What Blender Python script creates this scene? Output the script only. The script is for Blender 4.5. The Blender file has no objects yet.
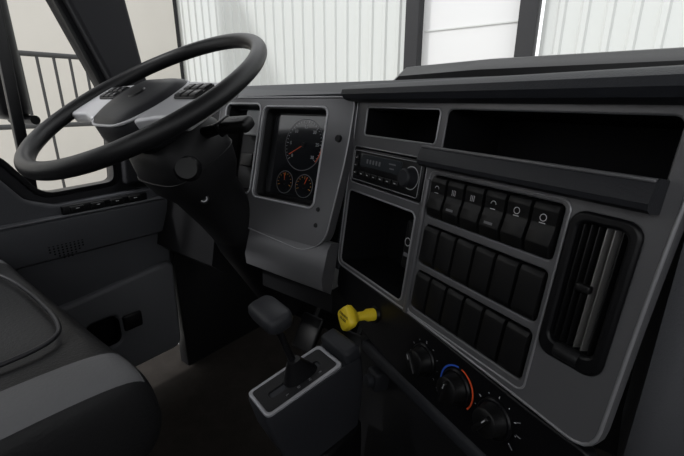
import bpy, bmesh, math
from mathutils import Vector, Matrix

# ------------------------------------------------------------------ frames
def frame(o,x,y,z):
    x=Vector(x).normalized();y=Vector(y).normalized();z=Vector(z).normalized()
    return Matrix(((x.x,y.x,z.x,o[0]),(x.y,y.y,z.y,o[1]),(x.z,y.z,z.z,o[2]),(0,0,0,1)))
W=Matrix.Identity(4)
P=frame((.1475,.3461,.7964),(.92,-.392,0),(.0553,.1297,.99),(-.3881,-.9108,.141))   # centre stack face (u,v,out)
t15=math.radians(15)
K=frame((0,.606,.85),(1,0,0),(0,math.sin(t15),math.cos(t15)),(0,-math.cos(t15),math.sin(t15))) # cluster face
al=math.radians(29.5)
S=frame((-.727,.371,.857),(1,0,0),(0,math.cos(al),math.sin(al)),(0,-math.sin(al),math.cos(al))) # wheel plane
D=frame((-1.1,0,0),(0,1,0),(0,0,1),(1,0,0))  # driver door inner face (Y,Z,inward)

# ------------------------------------------------------------------ materials
def mat(name,col,rough=.5,metal=0,bump=0,bscale=400,spec=.5,var=0,vscale=8,coat=0,emit=0):
    m=bpy.data.materials.new(name);m.use_nodes=True;nt=m.node_tree;b=nt.nodes['Principled BSDF']
    b.inputs['Base Color'].default_value=(*col,1);b.inputs['Roughness'].default_value=rough
    b.inputs['Metallic'].default_value=metal;b.inputs['Specular IOR Level'].default_value=spec
    b.inputs['Coat Weight'].default_value=coat
    if emit:
        b.inputs['Emission Color'].default_value=(*col,1);b.inputs['Emission Strength'].default_value=emit
    tc=nt.nodes.new('ShaderNodeTexCoord')
    if bump:
        n=nt.nodes.new('ShaderNodeTexNoise');n.inputs['Scale'].default_value=bscale;n.inputs['Detail'].default_value=3
        nt.links.new(tc.outputs['Object'],n.inputs['Vector'])
        bp=nt.nodes.new('ShaderNodeBump');bp.inputs['Strength'].default_value=bump;bp.inputs['Distance'].default_value=.001
        nt.links.new(n.outputs['Fac'],bp.inputs['Height']);nt.links.new(bp.outputs[0],b.inputs['Normal'])
    if var:
        n=nt.nodes.new('ShaderNodeTexNoise');n.inputs['Scale'].default_value=vscale;n.inputs['Detail'].default_value=5
        nt.links.new(tc.outputs['Object'],n.inputs['Vector'])
        r=nt.nodes.new('ShaderNodeMapRange');r.inputs['To Min'].default_value=1-var;r.inputs['To Max'].default_value=1+var
        nt.links.new(n.outputs['Fac'],r.inputs['Value'])
        mx=nt.nodes.new('ShaderNodeVectorMath');mx.operation='SCALE';mx.inputs[0].default_value=col
        nt.links.new(r.outputs[0],mx.inputs['Scale']);nt.links.new(mx.outputs[0],b.inputs['Base Color'])
    return m
M_PANEL=mat('dash_grey_satin',(.130,.130,.137),.36,.3,.15,900,var=.05)
M_RIM=mat('dash_silver_edge',(.33,.33,.345),.32,.4)
M_PAD=mat('dash_pad_vinyl',(.022,.024,.030),.55,0,.5,500,spec=.35)
M_DARK=mat('dark_plastic',(.009,.009,.010),.5,0,.3,600,spec=.25)
M_BLACK=mat('black_plastic',(.004,.004,.005),.38,0,.15,700,spec=.3)
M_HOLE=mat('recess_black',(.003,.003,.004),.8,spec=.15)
M_SW=mat('switch_black',(.0055,.0055,.006),.42,0,.1,800,spec=.3)
M_ICON=mat('icon_white',(.50,.50,.52),.6)
M_ICOND=mat('icon_dim',(.15,.15,.16),.6)
M_GLASS=mat('gauge_lens',(.012,.013,.016),.12,0,coat=.3)
M_LCD=mat('radio_lcd',(.035,.040,.045),.15,0,coat=.3)
M_GAUGE=mat('gauge_face',(.006,.006,.007),.5)
M_YEL=mat('yellow_plastic',(.92,.68,.03),.42,0,.1,300)
M_YELD=mat('yellow_text',(.12,.08,.01),.6)
M_RED=mat('red_mark',(.75,.10,.03),.5)
M_BLUE=mat('blue_mark',(.03,.10,.5),.5)
M_AMB=mat('amber_mark',(.75,.30,.04),.5)
M_WHEEL=mat('wheel_leather',(.007,.007,.008),.42,0,.35,700,spec=.35)
M_HUB=mat('hub_grey',(.015,.015,.018),.45,0,.3,700,spec=.35)
M_SPOKE=mat('spoke_silver',(.50,.50,.52),.4,.3)
M_SEAT=mat('seat_vinyl',(.010,.010,.011),.5,0,.6,250,spec=.25)
M_SEATG=mat('seat_grey_insert',(.13,.13,.135),.6,0,.6,250,spec=.3)
M_DOOR=mat('door_grey',(.065,.067,.075),.55,0,.4,500,spec=.3)
M_DOORL=mat('door_light',(.12,.122,.132),.5,0,.4,500,spec=.3)
M_FLOOR=mat('floor_mat',(.030,.026,.023),.9,0,.8,90,var=.35,vscale=20,spec=.1)
M_HEAD=mat('headliner',(.10,.10,.105),.9)
M_CHROME=mat('vane_silver',(.20,.195,.19),.4,.5)
M_PIL=mat('pillar_trim',(.014,.014,.017),.7,spec=.3)
M_MARK=mat('display_grey',(.30,.31,.32),.4)
M_BEZ=mat('shifter_bezel_silver',(.30,.30,.32),.4,.3)
M_CONS=mat('console_charcoal',(.020,.021,.025),.5,0,.3,500,spec=.3)

# ------------------------------------------------------------------ helpers
LOC={}
def top(name,loc=(0,0,0)):
    e=bpy.data.objects.new(name,None);e.empty_display_size=.05;e.location=loc
    bpy.context.collection.objects.link(e);LOC[e.name]=Vector(loc);return e
def put(ob,M,parent):
    if ob.name not in bpy.context.collection.objects: bpy.context.collection.objects.link(ob)
    if parent is not None:
        ob.parent=parent;ob.matrix_basis=Matrix.Translation(-LOC[parent.name])@M
    else: ob.matrix_basis=M
    return ob
def finish(bm,name,M,mt,parent,smooth=True,ang=35):
    bmesh.ops.recalc_face_normals(bm,faces=bm.faces)
    me=bpy.data.meshes.new(name);bm.to_mesh(me);bm.free()
    for m in (mt if isinstance(mt,(list,tuple)) else [mt]): me.materials.append(m)
    if smooth:
        for p in me.polygons:p.use_smooth=True
        try: me.set_sharp_from_angle(angle=math.radians(ang))
        except Exception: pass
    return put(bpy.data.objects.new(name,me),M,parent)
def box(name,c,s,M,mt,parent,bev=.003,seg=3,rot=None,taper=None):
    bm=bmesh.new();bmesh.ops.create_cube(bm,size=1)
    for v in bm.verts:
        v.co=Vector((v.co.x*s[0],v.co.y*s[1],v.co.z*s[2]))
        if taper and v.co.z>0: v.co.x*=taper[0];v.co.y*=taper[1]
    if bev>0: bmesh.ops.bevel(bm,geom=list(bm.edges),offset=min(bev,min(s)*.48),segments=seg,profile=.5,affect='EDGES')
    L=Matrix.Translation(Vector(c))
    if rot is not None: L=L@rot
    return finish(bm,name,M@L,mt,parent)
def rrect(x0,x1,y0,y1,r,n=6):
    pts=[]
    for cx,cy,a0 in((x1-r,y1-r,0),(x0+r,y1-r,90),(x0+r,y0+r,180),(x1-r,y0+r,270)):
        for i in range(n+1):
            a=math.radians(a0+90*i/n);pts.append((cx+r*math.cos(a),cy+r*math.sin(a)))
    return pts
def rpoly(pts,r,n=5):
    out=[];N=len(pts)
    for i in range(N):
        p=Vector(pts[i]);a=Vector(pts[i-1]);b=Vector(pts[(i+1)%N])
        rr=r[i] if isinstance(r,(list,tuple)) else r
        da=(a-p);db=(b-p);rr=min(rr,da.length*.45,db.length*.45)
        s=p+da.normalized()*rr;e=p+db.normalized()*rr
        for k in range(n+1):
            t=k/n;q=s*(1-t)**2+p*2*t*(1-t)+e*t*t;out.append((q.x,q.y))
    return out
def plate(name,outer,holes,w0,w1,M,mt,parent,bev=.002):
    cu=bpy.data.curves.new(name,'CURVE');cu.dimensions='2D';cu.fill_mode='BOTH'
    h=(w1-w0)/2;bev=min(bev,h*.95)
    cu.extrude=h-bev;cu.bevel_depth=bev;cu.bevel_resolution=2;cu.offset=-bev
    for pts in [outer]+list(holes):
        sp=cu.splines.new('POLY');sp.points.add(len(pts)-1)
        for i,q in enumerate(pts): sp.points[i].co=(q[0],q[1],0,1)
        sp.use_cyclic_u=True
    tmp=bpy.data.objects.new('tmp',cu);bpy.context.collection.objects.link(tmp)
    bpy.context.view_layer.update()
    me=bpy.data.meshes.new_from_object(tmp.evaluated_get(bpy.context.evaluated_depsgraph_get()))
    bpy.data.objects.remove(tmp)
    me.materials.clear();me.materials.append(mt)
    for p in me.polygons:p.use_smooth=True
    try: me.set_sharp_from_angle(angle=math.radians(35))
    except Exception: pass
    return put(bpy.data.objects.new(name,me),M@Matrix.Translation((0,0,(w0+w1)/2)),parent)
def recess(name,outline,w0,depth,M,mt,parent,shrink=.97):
    bm=bmesh.new();cx=sum(p[0] for p in outline)/len(outline);cy=sum(p[1] for p in outline)/len(outline)
    a=[bm.verts.new((p[0],p[1],w0)) for p in outline]
    b=[bm.verts.new((cx+(p[0]-cx)*shrink,cy+(p[1]-cy)*shrink,w0-depth)) for p in outline]
    n=len(a)
    for i in range(n): bm.faces.new((a[i],a[(i+1)%n],b[(i+1)%n],b[i]))
    bm.faces.new(b);return finish(bm,name,M,mt,parent)
def lathe(name,prof,M,mt,parent,n=40,ang=35):
    bm=bmesh.new();rings=[]
    for r,z in prof:
        if r<1e-6: rings.append([bm.verts.new((0,0,z))])
        else: rings.append([bm.verts.new((r*math.cos(2*math.pi*i/n),r*math.sin(2*math.pi*i/n),z)) for i in range(n)])
    for a,b in zip(rings,rings[1:]):
        for i in range(n):
            j=(i+1)%n
            if len(a)==1 and len(b)==1: continue
            if len(a)==1: bm.faces.new((a[0],b[j],b[i]))
            elif len(b)==1: bm.faces.new((a[i],a[j],b[0]))
            else: bm.faces.new((a[i],a[j],b[j],b[i]))
    return finish(bm,name,M,mt,parent,ang=ang)
def loft(name,rings,M,mt,parent,caps=True,sub=0,ang=50,matfn=None):
    bm=bmesh.new();R=[[bm.verts.new(p) for p in r] for r in rings];n=len(R[0])
    for a,b in zip(R,R[1:]):
        for i in range(n):
            f=bm.faces.new((a[i],a[(i+1)%n],b[(i+1)%n],b[i]))
    if caps: bm.faces.new(R[0]);bm.faces.new(R[-1])
    if matfn:
        for f in bm.faces:f.material_index=matfn(f.calc_center_median())
    ob=finish(bm,name,M,mt,parent,ang=ang)
    if sub:
        md=ob.modifiers.new('sub','SUBSURF');md.levels=sub;md.render_levels=sub
    return ob
def tube(name,pts,r,M,mt,parent,cyclic=False,res=4,smooth=False,radii=None):
    cu=bpy.data.curves.new(name,'CURVE');cu.dimensions='3D';cu.bevel_depth=r;cu.bevel_resolution=res;cu.use_fill_caps=True
    sp=cu.splines.new('NURBS' if smooth else 'POLY');sp.points.add(len(pts)-1)
    for i,q in enumerate(pts):
        sp.points[i].co=(*q,1)
        if radii: sp.points[i].radius=radii[i]
    if smooth: sp.order_u=3;sp.use_endpoint_u=True;sp.resolution_u=8
    sp.use_cyclic_u=cyclic
    tmp=bpy.data.objects.new('tmp',cu);bpy.context.collection.objects.link(tmp);bpy.context.view_layer.update()
    me=bpy.data.meshes.new_from_object(tmp.evaluated_get(bpy.context.evaluated_depsgraph_get()))
    bpy.data.objects.remove(tmp);me.materials.clear();me.materials.append(mt)
    for p in me.polygons:p.use_smooth=True
    return put(bpy.data.objects.new(name,me),M,parent)
def text(name,body,size,c,M,mt,parent,rot=0):
    cu=bpy.data.curves.new(name,'FONT');cu.body=body;cu.size=size;cu.extrude=.0002;cu.align_x='CENTER';cu.align_y='CENTER'
    tmp=bpy.data.objects.new('tmp',cu);bpy.context.collection.objects.link(tmp);bpy.context.view_layer.update()
    me=bpy.data.meshes.new_from_object(tmp.evaluated_get(bpy.context.evaluated_depsgraph_get()))
    bpy.data.objects.remove(tmp);me.materials.clear();me.materials.append(mt)
    return put(bpy.data.objects.new(name,me),M@Matrix.Translation(Vector(c))@Matrix.Rotation(rot,4,'Z'),parent)
def arc(name,cx,cy,r,a0,a1,w,wd,M,mt,parent,n=24):
    bm=bmesh.new();A=[];B=[]
    for i in range(n+1):
        a=math.radians(a0+(a1-a0)*i/n)
        A.append(bm.verts.new((cx+(r-w/2)*math.cos(a),cy+(r-w/2)*math.sin(a),wd)))
        B.append(bm.verts.new((cx+(r+w/2)*math.cos(a),cy+(r+w/2)*math.sin(a),wd)))
    for i in range(n): bm.faces.new((A[i],A[i+1],B[i+1],B[i]))
    return finish(bm,name,M,mt,parent,smooth=False)
def quads(name,rects,wd,M,mt,parent):
    bm=bmesh.new()
    for cx,cy,w,h,a in rects:
        c,s=math.cos(a),math.sin(a)
        vs=[bm.verts.new((cx+x*c-y*s,cy+x*s+y*c,wd)) for x,y in((-w/2,-h/2),(w/2,-h/2),(w/2,h/2),(-w/2,h/2))]
        bm.faces.new(vs)
    return finish(bm,name,M,mt,parent,smooth=False)
def prism(name,poly,z0,z1,M,mt,parent,bev=0):
    bm=bmesh.new();a=[bm.verts.new((x,y,z0)) for x,y in poly];b=[bm.verts.new((x,y,z1)) for x,y in poly];n=len(a)
    for i in range(n): bm.faces.new((a[i],a[(i+1)%n],b[(i+1)%n],b[i]))
    bm.faces.new(a);bm.faces.new(b)
    if bev: bmesh.ops.bevel(bm,geom=list(bm.edges),offset=bev,segments=3,profile=.5,affect='EDGES')
    return finish(bm,name,M,mt,parent)

# ================================================================== DASHBOARD
dash=top('dashboard',(-.2,.5,.7))
R_C1=rrect(-.597,-.417,-.004,.042,.006)
R_RAD=rrect(-.622,-.425,-.088,-.024,.006)
R_C2=rrect(-.622,-.432,-.240,-.102,.010)
R_TRAY=rrect(-.404,-.149,-.030,.042,.008)
R_SW=[rrect(-.408,-.222,-.100,-.043,.006),rrect(-.408,-.222,-.168,-.111,.006),rrect(-.408,-.222,-.236,-.178,.006)]
R_VENT=rrect(-.213,-.152,-.190,-.045,.014)
outer=rpoly([(-.634,.056),(-.634,-.250),(-.40,-.250),(-.20,-.258),(-.137,-.262),(-.134,-.10),(-.128,.056)],[.012,.02,.05,.05,.03,.05,.004])
plate('centre_faceplate',outer,[R_C1,R_RAD,R_C2,R_TRAY,*R_SW,R_VENT],-.012,.002,P,M_PANEL,dash,.002)
def rimline(name,outl,w=.0012,z=.0022,m=M_RIM): tube(name,[(x,y,z) for x,y in outl],w,P,m,dash,cyclic=True,res=2)
rimline('trim_ring_cubby',R_C1,.0012);rimline('trim_ring_radio',R_RAD,.001);rimline('trim_ring_lower_cubby',R_C2,.0015)
rimline('trim_outer',rpoly([(-.632,.054),(-.632,-.248),(-.40,-.248),(-.20,-.256),(-.139,-.260),(-.136,-.10),(-.130,.054)],[.012,.02,.05,.05,.03,.05,.004]),.0018,.0015)
rimline('trim_switch_bank',rrect(-.416,-.216,-.246,-.038,.010),.0013)
box('ridge_divider',(-.4175,-.15,.003),(.008,.20,.006),P,M_PANEL,dash,.002)
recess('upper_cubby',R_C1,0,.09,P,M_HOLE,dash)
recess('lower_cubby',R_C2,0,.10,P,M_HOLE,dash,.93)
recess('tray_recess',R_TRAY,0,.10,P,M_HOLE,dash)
def profile_extrude(name,prof,u0,u1,M,mt,parent,n=2):
    rings=[[(u0+(u1-u0)*k/n,y,z) for y,z in prof] for k in range(n+1)]
    return loft(name,rings,M,mt,parent,ang=30)
lip=[(-.034,.001),(-.034,.018),(-.031,.024),(-.026,.026),(-.012,.023),(-.007,.020),(-.006,.014),(-.008,-.02),(-.020,-.02)]
profile_extrude('tray_lip',lip,-.422,-.146,P,M_CONS,dash)
box('tray_lip_edge',(-.284,-.008,.020),(.274,.004,.006),P,M_PANEL,dash,.0015)
box('phone_cradle',(-.447,-.155,-.02),(.020,.075,.03),P,M_SW,dash,.004)
arc('cradle_mark',-.447,-.150,.006,0,360,.0012,-.0045,P,M_ICON,dash)
quads('cradle_label',[(-.447,-.170,.010,.006,0)],-.0045,P,M_ICOND,dash)
padp=[(.050,-.03),(.050,.010),(.053,.022),(.060,.029),(.068,.028),(.075,.018),(.080,.0),(.083,-.06),(.080,-.10),(.06,-.10)]
profile_extrude('pad_roll',padp,-.648,-.108,P,M_PAD,dash)
topv=[(-1.09,.615,.855),(-.80,.615,.857),(-.43,.610,.862),(.02,.44,.876),(1.08,.42,.878),(1.08,.95,.90),(.6,1.02,.905),(-.4,1.02,.895),(-1.09,.74,.885)]
bm=bmesh.new();a=[bm.verts.new(p) for p in topv];b=[bm.verts.new((p[0],p[1],p[2]-.03)) for p in topv]
bm.faces.new(a);bm.faces.new(b)
for i in range(len(a)): bm.faces.new((a[i],a[(i+1)%len(a)],b[(i+1)%len(a)],b[i]))
finish(bm,'dash_top',W,M_PAD,dash)
rid=[(.80,.88),(.80,.905),(.83,.924),(.88,.930),(.98,.925),(1.0,.88)]
loft('dash_ridge',[[(x,y,z-dz) for y,z in rid] for x,dz in((-.50,.03),(-.47,.006),(-.3,0),(.3,0),(1.05,0))],W,M_BLACK,dash)
pf=[(.402,.882),(.392,.870),(.390,.82),(.396,.60),(.41,.50),(.46,.44),(.60,.43),(.60,.88)]
loft('passenger_fascia',[[(x,y+dy,z) for y,z in pf] for x,dy in((.030,.012),(.045,.0),(.5,-.01),(1.08,0))],W,M_DOORL,dash)
blk=rpoly([(-.630,-.252),(-.630,-.300),(-.50,-.345),(-.40,-.352),(-.15,-.352),(-.140,-.262),(-.20,-.262),(-.40,-.252)],[.01,.03,.05,.02,.02,.01,.01,.01])
plate('climate_fascia',blk,[],-.018,-.001,P,M_BLACK,dash,.003)
prism('lower_kick_panel',[(-.56,-.330),(-.50,-.80),(-.10,-.80),(-.10,-.34)],-.06,-.022,P,M_DARK,dash,.004)
box('lower_roll',(-.33,-.362,-.012),(.38,.026,.03),P,M_CONS,dash,.010)
box('power_socket',(-.470,-.400,-.010),(.030,.034,.03),P,M_CONS,dash,.005)
lathe('power_socket_cap',[(.0,.012),(.009,.011),(.011,.006),(.011,0)],P@Matrix.Translation((-.470,-.400,.004)),M_PAD,dash)
box('stack_side',(-.640,-.10,-.05),(.016,.33,.10),P,M_PAD,dash,.004)

# ================================================================== CLUSTER
clu=top('instrument_cluster',(-.62,.6,.75))
scr=rrect(-.664,-.496,-.202,-.020,.012);lft=rrect(-.790,-.680,-.200,-.014,.012)
po=rpoly([(-.815,.002),(-.815,-.262),(-.50,-.290),(-.452,-.262),(-.434,-.10),(-.434,.002)],[.02,.03,.05,.04,.05,.02])
plate('cluster_surround',po,[scr,lft],-.012,.012,K,M_PANEL,clu,.003)
tube('cluster_trim',[(x,y,.012) for x,y in po],.0016,K,M_RIM,clu,cyclic=True,res=2)
tube('screen_trim',[(x,y,.0125) for x,y in rrect(-.668,-.492,-.206,-.016,.014)],.0020,K,M_SPOKE,clu,cyclic=True,res=2)
tube('left_trim',[(x,y,.0125) for x,y in rrect(-.793,-.677,-.203,-.011,.014)],.0020,K,M_SPOKE,clu,cyclic=True,res=2)
recess('screen_well',scr,.005,.020,K,M_GAUGE,clu,.96)
recess('left_well',lft,.005,.030,K,M_DARK,clu,.94)
plate('gauge_glass',rrect(-.655,-.505,-.192,-.028,.01),[],-.013,-.011,K,M_GLASS,clu,.0005)
box('left_display',(-.715,-.048,-.012),(.060,.055,.012),K,M_MARK,clu,.003)
box('left_switch',(-.725,-.13,-.015),(.04,.03,.02),K,M_SW,clu,.003)
def gauge(nm,cx,cy,r,n,a0,a1,w=-.0108,nums=None,ndl=120):
    arc(nm+'_ring',cx,cy,r,0,360,.0014,w,K,M_ICOND,clu,48)
    if nums: arc(nm+'_redline',cx,cy,r-.0025,a1,a1+45,.0022,w+.0002,K,M_RED,clu,16)
    tk=[]
    for i in range(n):
        a=math.radians(a0+(a1-a0)*i/(n-1));l=.006 if i%5==0 else .003
        tk.append((cx+(r-.003-l/2)*math.cos(a),cy+(r-.003-l/2)*math.sin(a),l,.0009,a))
    quads(nm+'_ticks',tk,w+.0003,K,M_AMB if nums is None else M_ICON,clu)
    if nums:
        for i,s in enumerate(nums):
            a=math.radians(a0+(a1-a0)*i/(len(nums)-1));text(nm+'_numeral_%d'%i,s,.009,(cx+(r-.015)*math.cos(a),cy+(r-.015)*math.sin(a),w),K,M_ICON,clu)
    a=math.radians(ndl);quads(nm+'_needle',[(cx+r*.4*math.cos(a),cy+r*.4*math.sin(a),r*.85,.0018,a)],w+.0006,K,M_RED,clu)
    lathe(nm+'_boss',[(0,.003),(.004,.003),(.005,0)],K@Matrix.Translation((cx,cy,w)),M_BLACK,clu,20)
gauge('tachometer',-.562,-.086,.051,31,220,-40,nums=['0','5','10','15','20','25','30'],ndl=210)
gauge('oil_gauge',-.600,-.165,.023,11,200,-20,ndl=100);gauge('temp_gauge',-.545,-.167,.023,11,200,-20,ndl=70)
lathe('dimmer_button',[(0,.004),(.006,.004),(.007,0)],K@Matrix.Translation((-.457,-.072,.012)),M_BLACK,clu,24)
for i in range(2): lathe('trim_screw_%d'%i,[(0,.001),(.004,.001),(.0045,0)],K@Matrix.Translation((-.480,-.235+.03*i,.012)),M_BLACK,clu,16)
lower=top('driver_knee_panel',(-.8,.6,.5))
profile_extrude('bolster',[(-.262,-.02),(-.262,.004),(-.275,.012),(-.33,.016),(-.352,.008),(-.362,-.02)],-.66,-.442,K,M_PANEL,lower)
profile_extrude('lower_dash',[(.0,-.05),(-.005,-.012),(-.26,-.014),(-.40,-.02),(-.42,-.06),(-.42,-.2),(0,-.2)],-1.09,-.816,K,M_DARK,lower)
profile_extrude('under_bolster',[(-.352,-.02),(-.40,-.03),(-.42,-.10),(-.42,-.2),(-.30,-.2)],-.64,-.44,K,M_DARK,lower)

# ================================================================== RADIO
rad=top('car_radio',(-.33,.55,.75))
box('body',(-.5235,-.056,-.03),(.190,.058,.07),P,M_BLACK,rad,.003)
tube('face_trim',[(x,y,.0052) for x,y in rrect(-.614,-.433,-.081,-.031,.004)],.0007,P,M_RIM,rad,cyclic=True,res=1)
plate('display',rrect(-.592,-.476,-.056,-.035,.003),[],.005,.0058,P,M_LCD,rad,.0003)
quads('display_digits',[(-.57+.009*i,-.046,.005,.007,0) for i in range(5)]+[(-.50,-.042,.018,.002,0),(-.50,-.049,.012,.002,0)],.0060,P,M_ICOND,rad)
for i in range(6): box('preset_%d'%(i+1),(-.583+.0195*i,-.069,.006),(.016,.008,.003),P,M_SW,rad,.001)
quads('preset_marks',[(-.583+.0195*i,-.069,.005,.0015,0) for i in range(6)],.0077,P,M_ICON,rad)
lathe('volume_knob',[(0,.016),(.011,.016),(.0130,.014),(.0145,0)],P@Matrix.Translation((-.452,-.055,.005)),M_CONS,rad,30)
arc('knob_ring',-.452,-.055,.0165,0,360,.0012,.0056,P,M_ICON,rad,32)
for i in range(3): box('side_button_%d'%i,(-.604,-.043-.013*i,.006),(.012,.008,.003),P,M_SW,rad,.001)
quads('side_button_marks',[(-.604,-.043-.013*i,.006,.0014,0) for i in range(3)],.0077,P,M_ICON,rad)

# ================================================================== SWITCHES
bank=top('rocker_switch_bank',(-.14,.46,.68))
for r,(v0,v1) in enumerate(((-.100,-.043),(-.168,-.111),(-.236,-.178))):
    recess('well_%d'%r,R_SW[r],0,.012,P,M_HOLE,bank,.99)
    for i in range(6):
        cx=-.408+.0310*(i+.5);cy=(v0+v1)/2
        w=.0272/2;h=(v1-v0)/2-.002
        if r==0: pr=[(-h,-.01),(-h,.006),(-h*.55,.010),(-h*.1,.008),(h*.2,.005),(h*.75,.008),(h,.006),(h,-.01)]
        else: pr=[(-h,-.01),(-h,.004),(-h*.8,.0065),(h*.8,.0055),(h,.003),(h,-.01)]
        bm=bmesh.new()
        L=[bm.verts.new((cx-w,cy+y,z)) for y,z in pr];Rr=[bm.verts.new((cx+w,cy+y,z)) for y,z in pr];n=len(pr)
        for k in range(n): bm.faces.new((L[k],L[(k+1)%n],Rr[(k+1)%n],Rr[k]))
        bm.faces.new(L);bm.faces.new(Rr)
        bmesh.ops.bevel(bm,geom=list(bm.edges),offset=.0012,segments=2,profile=.5,affect='EDGES')
        finish(bm,'rocker_%d_%d'%(r,i),P,M_SW,bank)
        if r==0:
            if i in(0,3,4,5):
                arc('icon_%d'%i,cx,cy+.012,.0035,0,360 if i in(4,5) else 180,.0008,.0082,P,M_ICON,bank,16)
                quads('icon_bar_%d'%i,[(cx,cy+.0065,.007,.0009,0)],.0080,P,M_ICON,bank)
            else:
                quads('icon_bar_%d'%i,[(cx-.0025,cy+.012,.0009,.007,0),(cx,cy+.012,.0009,.007,0),(cx+.0025,cy+.012,.0009,.007,0)],.0084,P,M_ICON,bank)
            if i in(1,3): quads('lens_%d'%i,[(cx,cy-.010,.012,.003,0)],.0105,P,M_ICOND,bank)

# ================================================================== VENT
ven=top('air_vent',(-.02,.41,.68))
plate('bezel',rrect(-.214,-.151,-.191,-.044,.015),[rrect(-.204,-.161,-.174,-.054,.008)],-.004,.006,P,M_BLACK,ven,.003)
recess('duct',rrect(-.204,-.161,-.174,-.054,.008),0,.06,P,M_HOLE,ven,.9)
for i in range(6):
    u=-.1995+.0068*i
    box('vane_%d'%i,(u,-.114,-.008),(.0014,.118,.016),P,M_CHROME if i in(3,4) else M_SW,ven,.0005,rot=Matrix.Rotation(math.radians(-18),4,'Y'))
box('vane_tab',(-.186,-.114,.001),(.014,.008,.008),P,M_SW,ven,.002)
for i in range(9): box('cross_vane_%d'%i,(-.1825,-.062-.013*i,-.024),(.042,.001,.012),P,M_DARK,ven,0)
lathe('thumb_wheel',[(.007,-.012),(.008,-.01),(.008,.01),(.007,.012)],P@Matrix.Translation((-.183,-.181,.002))@Matrix.Rotation(math.pi/2,4,'Y'),M_DARK,ven,24)

# ================================================================== CLIMATE KNOBS
cli=top('climate_control_panel',(-.14,.49,.50))
for k,u in enumerate((-.366,-.302,-.241)):
    C=P@Matrix.Translation((u,-.300,0))
    lathe('knob_base_%d'%k,[(.0,.004),(.0225,.004),(.024,.002),(.024,-.002)],C,M_BLACK,cli,48)
    lathe('knob_%d'%k,[(0,.020),(.0135,.020),(.0165,.018),(.0185,.006),(.0205,.003),(.0205,.0)],C,M_SW,cli,48)
    box('knob_grip_%d'%k,(0,0,.021),(.006,.030,.010),C,M_SW,cli,.002,rot=Matrix.Rotation(math.radians((35,-10,-30)[k]),4,'Z'))
    a=math.radians((35,-10,-30)[k]);quads('knob_pointer_%d'%k,[(-math.sin(a)*.009,math.cos(a)*.009,.0014,.007,a)],.0263,C,M_ICON,cli)
    if k!=1:
        tk=[]
        for i in range(9):
            b=math.radians(210-30*i);tk.append((.0285*math.cos(b),.0285*math.sin(b),.0032 if i%2==0 else .0018,.0010,b))
        quads('ticks_%d'%k,tk,.0002,C,M_ICON,cli)
arc('cold_arc',-.302,-.300,.0275,95,205,.0025,.0003,P,M_BLUE,cli)
arc('hot_arc',-.302,-.300,.0275,85,-35,.0025,.0003,P,M_RED,cli)
quads('fan_icon',[(-.395,-.322,.006,.0015,.5),(-.395,-.322,.006,.0015,2.1),(-.331,-.322,.0015,.007,0),(-.331,-.322,.007,.0015,0)],.0003,P,M_ICOND,cli)
quads('mode_icons',[(-.213,-.283,.006,.0015,.6),(-.209,-.298,.006,.0015,0),(-.214,-.316,.006,.0015,-.6)],.0003,P,M_ICOND,cli)
quads('amber_lamp',[(-.196,-.318,.004,.004,.78)],.0003,P,M_AMB,cli)

# ================================================================== PARKING BRAKE KNOB
pk=top('parking_brake_knob',(-.34,.45,.51))
C=P@Matrix.Translation((-.492,-.290,0))
lathe('collar',[(0,.004),(.012,.004),(.014,0)],C,M_BLACK,pk,30)
lathe('stem',[(.0,.046),(.0075,.046),(.0075,.022),(.0105,.016),(.0105,.002)],C,M_YEL,pk,30)
C2=C@Matrix.Translation((0,0,.052))
kn=rpoly([(0,.026),(-.026,0),(0,-.026),(.026,0)],.010)
rings=[]
for s,z in((.55,-.012),(.80,-.006),(.98,-.002),(1.0,.003),(.93,.008),(.80,.010)): rings.append([(x*s,y*s,z) for x,y in kn])
loft('knob',rings,C2,M_YEL,pk)
text('label_top','PARKING',.0062,(0,.006,.0102),C2,M_YELD,pk);text('label_mid','BRAKE',.0062,(0,-.001,.0102),C2,M_YELD,pk)

# ================================================================== STEERING WHEEL
sw=top('steering_wheel',(-.727,.371,.857))
tube('rim',[(.215*math.cos(2*math.pi*i/96),.215*math.sin(2*math.pi*i/96),0) for i in range(96)],.0140,S,M_WHEEL,sw,cyclic=True,res=8)
def bowl(outl,levels): return [[(x*s,y*s,z) for x,y in outl] for s,z in levels]
hub=rpoly([(-.080,.055),(-.092,-.02),(-.060,-.095),(.060,-.095),(.092,-.02),(.080,.055)],[.03,.03,.04,.04,.03,.03],6)
loft('hub_pad',bowl(hub,[(.70,-.075),(.92,-.055),(1.0,-.030),(.98,-.008),(.92,.004),(.75,.010),(.4,.012)]),S,M_HUB,sw)
lathe('hub_badge',[(0,.002),(.014,.002),(.016,0)],S@Matrix.Translation((0,-.010,.0125)),M_SW,sw,30)
tube('hub_trim',[(x*.97,y*.97,-.002) for x,y in hub],.0026,S,M_SPOKE,sw,cyclic=True,res=2)
for s,nm in((-1,'left'),(1,'right')):
    sp=[(s*.075,.050),(s*.135,.044),(s*.207,.040),(s*.200,-.066),(s*.135,-.062),(s*.075,-.078)]
    if s<0: sp=sp[::-1]
    plate('spoke_'+nm,rpoly(sp,.010),[],-.022,.000,S,M_SPOKE,sw,.005)
    plate('button_pod_'+nm,rrect(min(s*.102,s*.170),max(s*.102,s*.170),-.012,.032,.010),[],-.002,.003,S,M_SW,sw,.0015)
    for i in range(3):
        for j in range(2):
            box('button_%s_%d%d'%(nm,i,j),(s*(.115+.021*i),.000+.020*j,.003),(.018,.017,.005),S,M_BLACK,sw,.002)
    quads('button_marks_'+nm,[(s*(.115+.021*i),.000+.020*j,.006,.0012,0) for i in range(3) for j in range(2)],.0057,S,M_ICON,sw)

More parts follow.
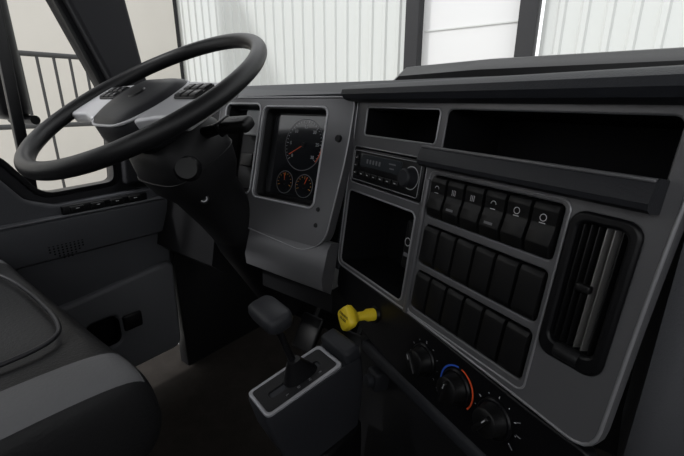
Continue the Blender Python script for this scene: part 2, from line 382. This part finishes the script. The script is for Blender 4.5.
# ================================================================== STEERING COLUMN
col=top('steering_column',(-.727,.45,.70))
def ring(cx,cy,rx,ry,z,n=28,e=2.6):
    o=[]
    for i in range(n):
        a=2*math.pi*i/n;c,s=math.cos(a),math.sin(a)
        o.append((cx+rx*abs(c)**(2/e)*(1 if c>=0 else -1),cy+ry*abs(s)**(2/e)*(1 if s>=0 else -1),z))
    return o
loft('shroud',[ring(0,0,.045,.045,-.060),ring(0,0,.070,.065,-.068),ring(0,-.003,.084,.076,-.085,28,3.5),ring(0,-.006,.090,.080,-.13,28,3.8),ring(0,-.006,.084,.074,-.17,28,3.5),ring(0,-.004,.066,.060,-.205,28,3),ring(.004,0,.058,.054,-.28),ring(.008,.0,.055,.05,-.33)],S,M_DARK,col)
tube('shroud_seam',[(x,y,-.13) for x,y,_ in ring(0,-.006,.0905,.0805,0,28,3.8)],.0012,S,M_BLACK,col,cyclic=True,res=2)
loft('lower_boot',[ring(.008,0,.052,.050,-.32),ring(.008,.0,.055,.055,-.36),ring(.008,.0,.050,.052,-.44),ring(.008,0,.045,.045,-.62)],S,M_BLACK,col)
lathe('ignition_lock',[(0,.016),(.018,.016),(.022,.012),(.025,0),(.025,-.02)],S@Matrix.Translation((.075,-.045,-.115))@Matrix.Rotation(math.radians(62),4,'Y')@Matrix.Rotation(math.radians(25),4,'X'),M_BLACK,col,36)
TB=S@Matrix.Translation((.066,-.046,-.185))@Matrix.Rotation(math.radians(60),4,'Y')@Matrix.Rotation(math.radians(35),4,'X')
lathe('tilt_button',[(0,.006),(.010,.006),(.012,.0),(.012,-.01)],TB,M_SW,col,30)
arc('tilt_button_mark',0,0,.006,0,360,.002,.0065,TB,M_ICON,col)
stk=top('turn_signal_stalk',(-.62,.42,.80))
tube('arm',[(.075,.02,-.085),(.11,.03,-.080),(.135,.034,-.076)],.010,S,M_BLACK,stk,radii=[1.1,1,1.1])
box('head',(.160,.036,-.074),(.060,.030,.022),S,M_SW,stk,.008,rot=Matrix.Rotation(.15,4,'Z'))
box('collar',(.128,.033,-.076),(.010,.034,.026),S,M_BLACK,stk,.004)
quads('marks',[(.158,.036,.016,.0015,.2),(.165,.040,.010,.0015,.2)],-.0625,S,M_ICOND,stk)
tube('arm_left',[(-.07,.02,-.085),(-.12,.03,-.080),(-.18,.034,-.072)],.009,S,M_BLACK,stk,radii=[1,1,1.3])

# ================================================================== GEAR SHIFTER
gs=top('gear_shifter',(-.34,.33,.45))
xa=Vector((.97,-.24,0)).normalized();ya=Vector((.23,.93,.20));ya=(ya-xa*xa.dot(ya)).normalized();za=xa.cross(ya)
G=frame((-.338,.322,.478),xa,ya,za)
body=[(-.030,-.058),(.030,-.058),(.034,.05),(.034,.100),(-.031,.100),(-.032,.05)]
rg=[[(x*s+ox,y*s,z) for x,y in rpoly(body,.010)] for s,z,ox in((.97,.001,0),(1.0,-.004,0),(.98,-.045,.0),(.84,-.090,.004),(.72,-.12,.008))]
loft('console_body',rg,G,M_CONS,gs)
box('console_riser',(.002,.085,.008),(.064,.028,.024),G,M_CONS,gs,.006)
plate('gate_bezel',rpoly([(-.029,-.056),(.029,-.056),(.031,.068),(-.030,.068)],.009),[rrect(-.0245,.0245,-.051,.062,.006)],-.001,.0045,G,M_BEZ,gs,.0015)
plate('gate_plate',rrect(-.026,.026,-.053,.064,.008),[rrect(-.006,.006,-.036,.046,.004)],.001,.0035,G,M_DARK,gs,.001)
recess('gate_slot',rrect(-.008,.008,-.038,.048,.004),.002,.01,G,M_HOLE,gs)
for i,s in enumerate('RNDL'):
    text('gate_letter_%s'%s,s,.006,(.017,.036-.018*i,.0038),G,M_ICOND,gs)
loft('lever_boot',[ring(0,.014,.014,.026,.003),ring(0,.012,.011,.020,.016),ring(0,.010,.007,.009,.034)],G,M_BLACK,gs)
tube('lever',[(0,.011,.01),(-.006,.008,.05),(-.012,.004,.105)],.0052,G,M_BLACK,gs)
loft('grip',[ring(-.012,.004,.010,.010,.086,28,4),ring(-.014,.004,.024,.014,.093,28,5),ring(-.018,.003,.032,.018,.098,28,5),ring(-.018,.003,.034,.020,.106,28,5),ring(-.018,.003,.033,.019,.114,28,5),ring(-.018,.003,.029,.015,.118,28,5)],G,M_CONS,gs)
box('grip_button',(-.051,.003,.105),(.006,.016,.012),G,M_BLACK,gs,.002)
box('pedestal',(-.33,.40,.17),(.05,.10,.34),W,M_BLACK,gs,.01)

# ================================================================== SEAT
seat=top('driver_seat',(-.70,-.1,.45))
SX=-.702
def seatring(y,hw,zt,zb,bol):
    cx=SX;pts=[]
    for x in [-1,-.97,-.90,-.76,-.6,-.3,0,.3,.6,.76,.90,.97,1]:
        ax=abs(x);z=zt
        if ax>.65: z+=bol
        if ax>.95: z-=(.008 if ax<.98 else .035)
        pts.append((cx+x*hw,y,z))
    for x in(1.0,.97,.5,0,-.5,-.97,-1.0):
        z=zb if abs(x)<.99 else zb+.03
        pts.append((cx+x*hw,y,z))
    return pts
rings=[seatring(-.40,.29,.56,.42,.010),seatring(-.25,.300,.560,.42,.014),seatring(-.05,.303,.562,.42,.014),seatring(.07,.303,.563,.42,.012),seatring(.14,.303,.561,.425,.008),seatring(.165,.300,.550,.44,.006),seatring(.176,.290,.525,.46,.002),seatring(.178,.28,.50,.475,.0)]
def sm(c):
    ax=abs(c.x-SX)/.30
    return 1 if (.78<ax<.96 and c.z>.54 and c.y<.17) else 0
loft('cushion',rings,W,[M_SEAT,M_SEATG],seat,sub=2,ang=180,matfn=sm)
tube('piping',[(SX-.18,-.35,.572),(SX-.18,.05,.573),(SX-.17,.12,.572),(SX-.11,.140,.566),(SX,.144,.565),(SX+.11,.140,.566),(SX+.17,.12,.572),(SX+.18,.05,.573),(SX+.18,-.35,.572)],.003,W,M_HUB,seat,smooth=True)
box('seat_pan',(SX,-.10,.39),(.54,.52,.08),W,M_BLACK,seat,.02)
box('suspension_base',(SX,-.10,.19),(.46,.46,.34),W,M_BLACK,seat,.03)
box('side_valance',(SX+.28,-.12,.36),(.03,.46,.16),W,M_DARK,seat,.012)
br=[]
for z,y,hw,t in((.52,-.36,.24,.06),(.60,-.37,.27,.075),(.9,-.42,.27,.07),(1.15,-.46,.25,.06),(1.30,-.49,.16,.05),(1.36,-.50,.13,.04)):
    br.append([(p[0],p[1]+y,z) for p in ring(SX,0,hw,t,0,24,3)])
loft('backrest',br,W,M_SEAT,seat,sub=1)

# ================================================================== DRIVER DOOR
dr=top('door_1',(-1.1,.1,.5))
dout=rpoly([(.56,.10),(.585,.60),(.575,.86),(.50,1.06),(.36,1.50),(-.55,1.50),(-.55,.10)],.02)
dwin=rpoly([(.452,.640),(.280,.634),(.215,.735),(.10,.75),(-.42,.75),(-.42,1.42),(.24,1.42),(.392,1.06),(.468,.86)],[.02,.03,.03,.04,.03,.03,.02,.01,.01])
plate('door_shell',dout,[dwin],-.06,.0,D,M_PIL,dr,.004)
plate('window_seal',dwin,[rpoly([(.444,.650),(.286,.643),(.222,.745),(.10,.76),(-.41,.76),(-.41,1.41),(.235,1.41),(.384,1.06),(.459,.86)],[.02,.03,.03,.04,.03,.03,.02,.01,.01])],-.03,.004,D,M_BLACK,dr,.001)
box('vent_window_bar',(.283,1.03,-.02),(.022,.80,.02),D,M_BLACK,dr,.003,rot=Matrix.Rotation(-.03,4,'Z'))
plate('upper_trim',rpoly([(.565,.53),(.57,.625),(.30,.618),(.245,.640),(.19,.725),(-.5,.735),(-.5,.50)],.012),[],0,.030,D,M_DOOR,dr,.008)
plate('mid_trim',rpoly([(.555,.38),(.565,.55),(-.5,.55),(-.5,.30)],.012),[],0,.022,D,M_DOOR,dr,.006)
plate('lower_trim',rpoly([(.545,.12),(.555,.405),(.30,.375),(-.5,.33),(-.5,.12)],.03),[rrect(.30,.38,.22,.30,.02)],0,.040,D,M_DOORL,dr,.01)
ar=[(.575,.0),(.592,.02),(.594,.045),(.588,.058),(.56,.060),(.50,.045),(.488,.02),(.485,.0)]
loft('armrest',[[(y,z,x) for z,x in ar] for y in(-.45,.0,.18,.28,.55)],D,M_DOOR,dr,ang=40)
plate('armrest_top',rpoly([(-.45,.012),(.18,.012),(.56,.012),(.56,.056),(-.45,.056)],.006),[],-.001,.002,Matrix(((0,1,0,-1.1),(1,0,0,0),(0,0,1,.594),(0,0,0,1))),M_DOORL,dr,.001)
box('window_switch_plate',(.405,.605,.036),(.20,.022,.014),D,M_BLACK,dr,.004)
for i in range(4):
    box('window_switch_%d'%i,(.335+.045*i,.606,.045),(.030,.014,.008),D,M_SW,dr,.002)
quads('window_switch_marks',[(.335+.045*i,.608,.008,.002,0) for i in range(4)],.0495,D,M_ICON,dr)
bm=bmesh.new()
for i in range(-4,5):
    for j in range(-4,5):
        if i*i+j*j<=17:
            r=bmesh.ops.create_circle(bm,cap_ends=True,segments=8,radius=.0022)
            for v in r['verts']: v.co+=Vector((.295+i*.0085,.525+j*.0065,.0470))
finish(bm,'speaker_grille',D@Matrix.Translation((0,0,.006)),M_HOLE,dr,smooth=False)
box('door_release',(.412,.27,.045),(.05,.045,.012),D,M_BLACK,dr,.005)
recess('pocket',rrect(.30,.38,.22,.30,.02),.038,.035,D,M_HOLE,dr)

mr=top('side_mirror',(-1.35,.35,.95))
box('housing',(-1.42,.33,1.05),(.20,.08,.5),W,M_BLACK,mr,.03)
tube('bracket',[(-1.30,.36,.80),(-1.42,.34,.80)],.012,W,M_BLACK,mr)

# ================================================================== CAB SHELL
plate('windshield_pillar',rpoly([(.46,.64),(.478,.86),(.40,1.06),(.25,1.50),(.40,1.50),(.528,1.08),(.555,.885),(.60,.85),(.60,.64)],.01),[],.002,.035,D,M_PIL,None,.008)
box('floor',(-.1,.1,-.02),(2.3,1.9,.04),W,M_FLOOR,None,0)
box('ceiling',(0,.0,1.56),(2.4,1.3,.06),W,M_HEAD,None,.01)
box('wall_front',(0,1.06,.42),(2.3,.05,.84),W,M_DARK,None,.005)
box('wall_left',(-1.13,.81,.42),(.05,.46,.86),W,M_DARK,None,.005)
box('wall_back',(0,-.85,.45),(2.3,.05,.9),W,M_DOOR,None,.005)
box('door_2',(1.14,-.05,.40),(.06,1.4,.84),W,M_DOOR,None,.01)
pd=top('foot_pedals',(-.65,.8,.2))
for i,x in enumerate((-.74,-.58)):
    box('pedal_pad_%d'%i,(x,.78,.17),(.08,.02,.11),W,M_BLACK,pd,.006,rot=Matrix.Rotation(math.radians(-35),4,'X'))
    tube('pedal_arm_%d'%i,[(x,.80,.19),(x,.88,.30),(x,1.01,.42)],.01,W,M_BLACK,pd)

# ================================================================== OUTSIDE
def corr(name,x0,x1,z0,z1,y,pitch,amp,mt,parent):
    bm=bmesh.new();x=x0;pts=[]
    while x<x1:
        for dx,dy in((0,0),(.60,0),(.70,-amp),(.90,-amp)): pts.append((x+dx*pitch,y+dy))
        x+=pitch
    a=[bm.verts.new((p[0],p[1],z0)) for p in pts];b=[bm.verts.new((p[0],p[1],z1)) for p in pts]
    for i in range(len(a)-1): bm.faces.new((a[i],a[i+1],b[i+1],b[i]))
    return finish(bm,name,W,mt,parent,smooth=False)
M_WALL=mat('painted_steel_white',(.555,.57,.555),.8,spec=.05)
M_GDOOR=mat('overhead_door_white',(.64,.64,.64),.7,spec=.05)
M_FR=mat('door_frame_dark',(.03,.03,.032),.6,spec=.2)
M_GND=mat('concrete',(.45,.44,.42),.9,0,.3,20,var=.1,vscale=2)
M_TAN=mat('tan_wall',(.62,.59,.54),.9,var=.06,vscale=1)
bl=top('warehouse_building',(-5,7,0))
corr('siding_left',-17,-3.95,-1.2,6,7,.30,.035,M_WALL,bl)
corr('siding_right',-1.70,6,-1.2,6,7,.30,.035,M_WALL,bl)
box('overhead_door',(-2.83,7.05,2.4),(1.8,.06,7.2),W,M_GDOOR,bl,0)
for i in range(8): box('door_joint_%d'%i,(-2.83,7.01,-.6+.65*i),(1.6,.02,.02),W,M_WALL,bl,0)
for i,x in enumerate((-3.80,-1.88)): box('door_jamb_%d'%i,(x,6.93,2.4),(.26,.20,7.2),W,M_FR,bl,.01)
box('downspout',(-11.4,6.9,2.4),(.26,.16,7.2),W,M_FR,bl,.01)
box('ground',(-5,5,-1.25),(40,30,.1),W,M_GND,None,0)
bo=top('bollard',(-3.3,6,0))
lathe('post',[(0,2.36),(.05,2.34),(.08,2.24),(.08,0)],Matrix.Translation((-3.22,6.0,-1.2)),M_YEL,bo,24)
fe=top('railing_fence',(-5,1.8,0))
M_RAIL=mat('rail_black',(.03,.03,.03),.5)
for z in(.60,1.28): tube('rail_%d'%int(z*100),[(-5,.3,z),(-5,1.95,z)],.025,W,M_RAIL,fe)
for i in range(12): tube('baluster_%d'%i,[(-5,.35+.145*i,-1.2 if i%4==0 else .60),(-5,.35+.145*i,1.28)],.014,W,M_RAIL,fe,res=2)
tw=top('tan_building',(-10,1,0))
box('facade',(-10,0,2),(.3,12,6.4),W,M_TAN,tw,0)

# ================================================================== LIGHT / CAMERA
w=bpy.data.worlds.new('sky');bpy.context.scene.world=w;w.use_nodes=True
bg=w.node_tree.nodes['Background'];bg.inputs[0].default_value=(.97,.985,1,1);bg.inputs[1].default_value=1.5
sd=bpy.data.lights.new('sun','SUN');sd.energy=2.0;sd.angle=math.radians(6);so=bpy.data.objects.new('sun',sd)
so.rotation_euler=(math.radians(48),0,math.radians(-35));bpy.context.collection.objects.link(so)
bpy.context.scene.view_settings.view_transform='Standard'
cd=bpy.data.cameras.new('camera');cd.sensor_width=36;cd.lens=36*400/684;cd.clip_start=.02
co=bpy.data.objects.new('camera',cd);bpy.context.collection.objects.link(co)
co.location=(0,0,.85);co.rotation_euler=(math.pi/2-math.atan(128/400),0,math.radians(38))
bpy.context.scene.camera=co
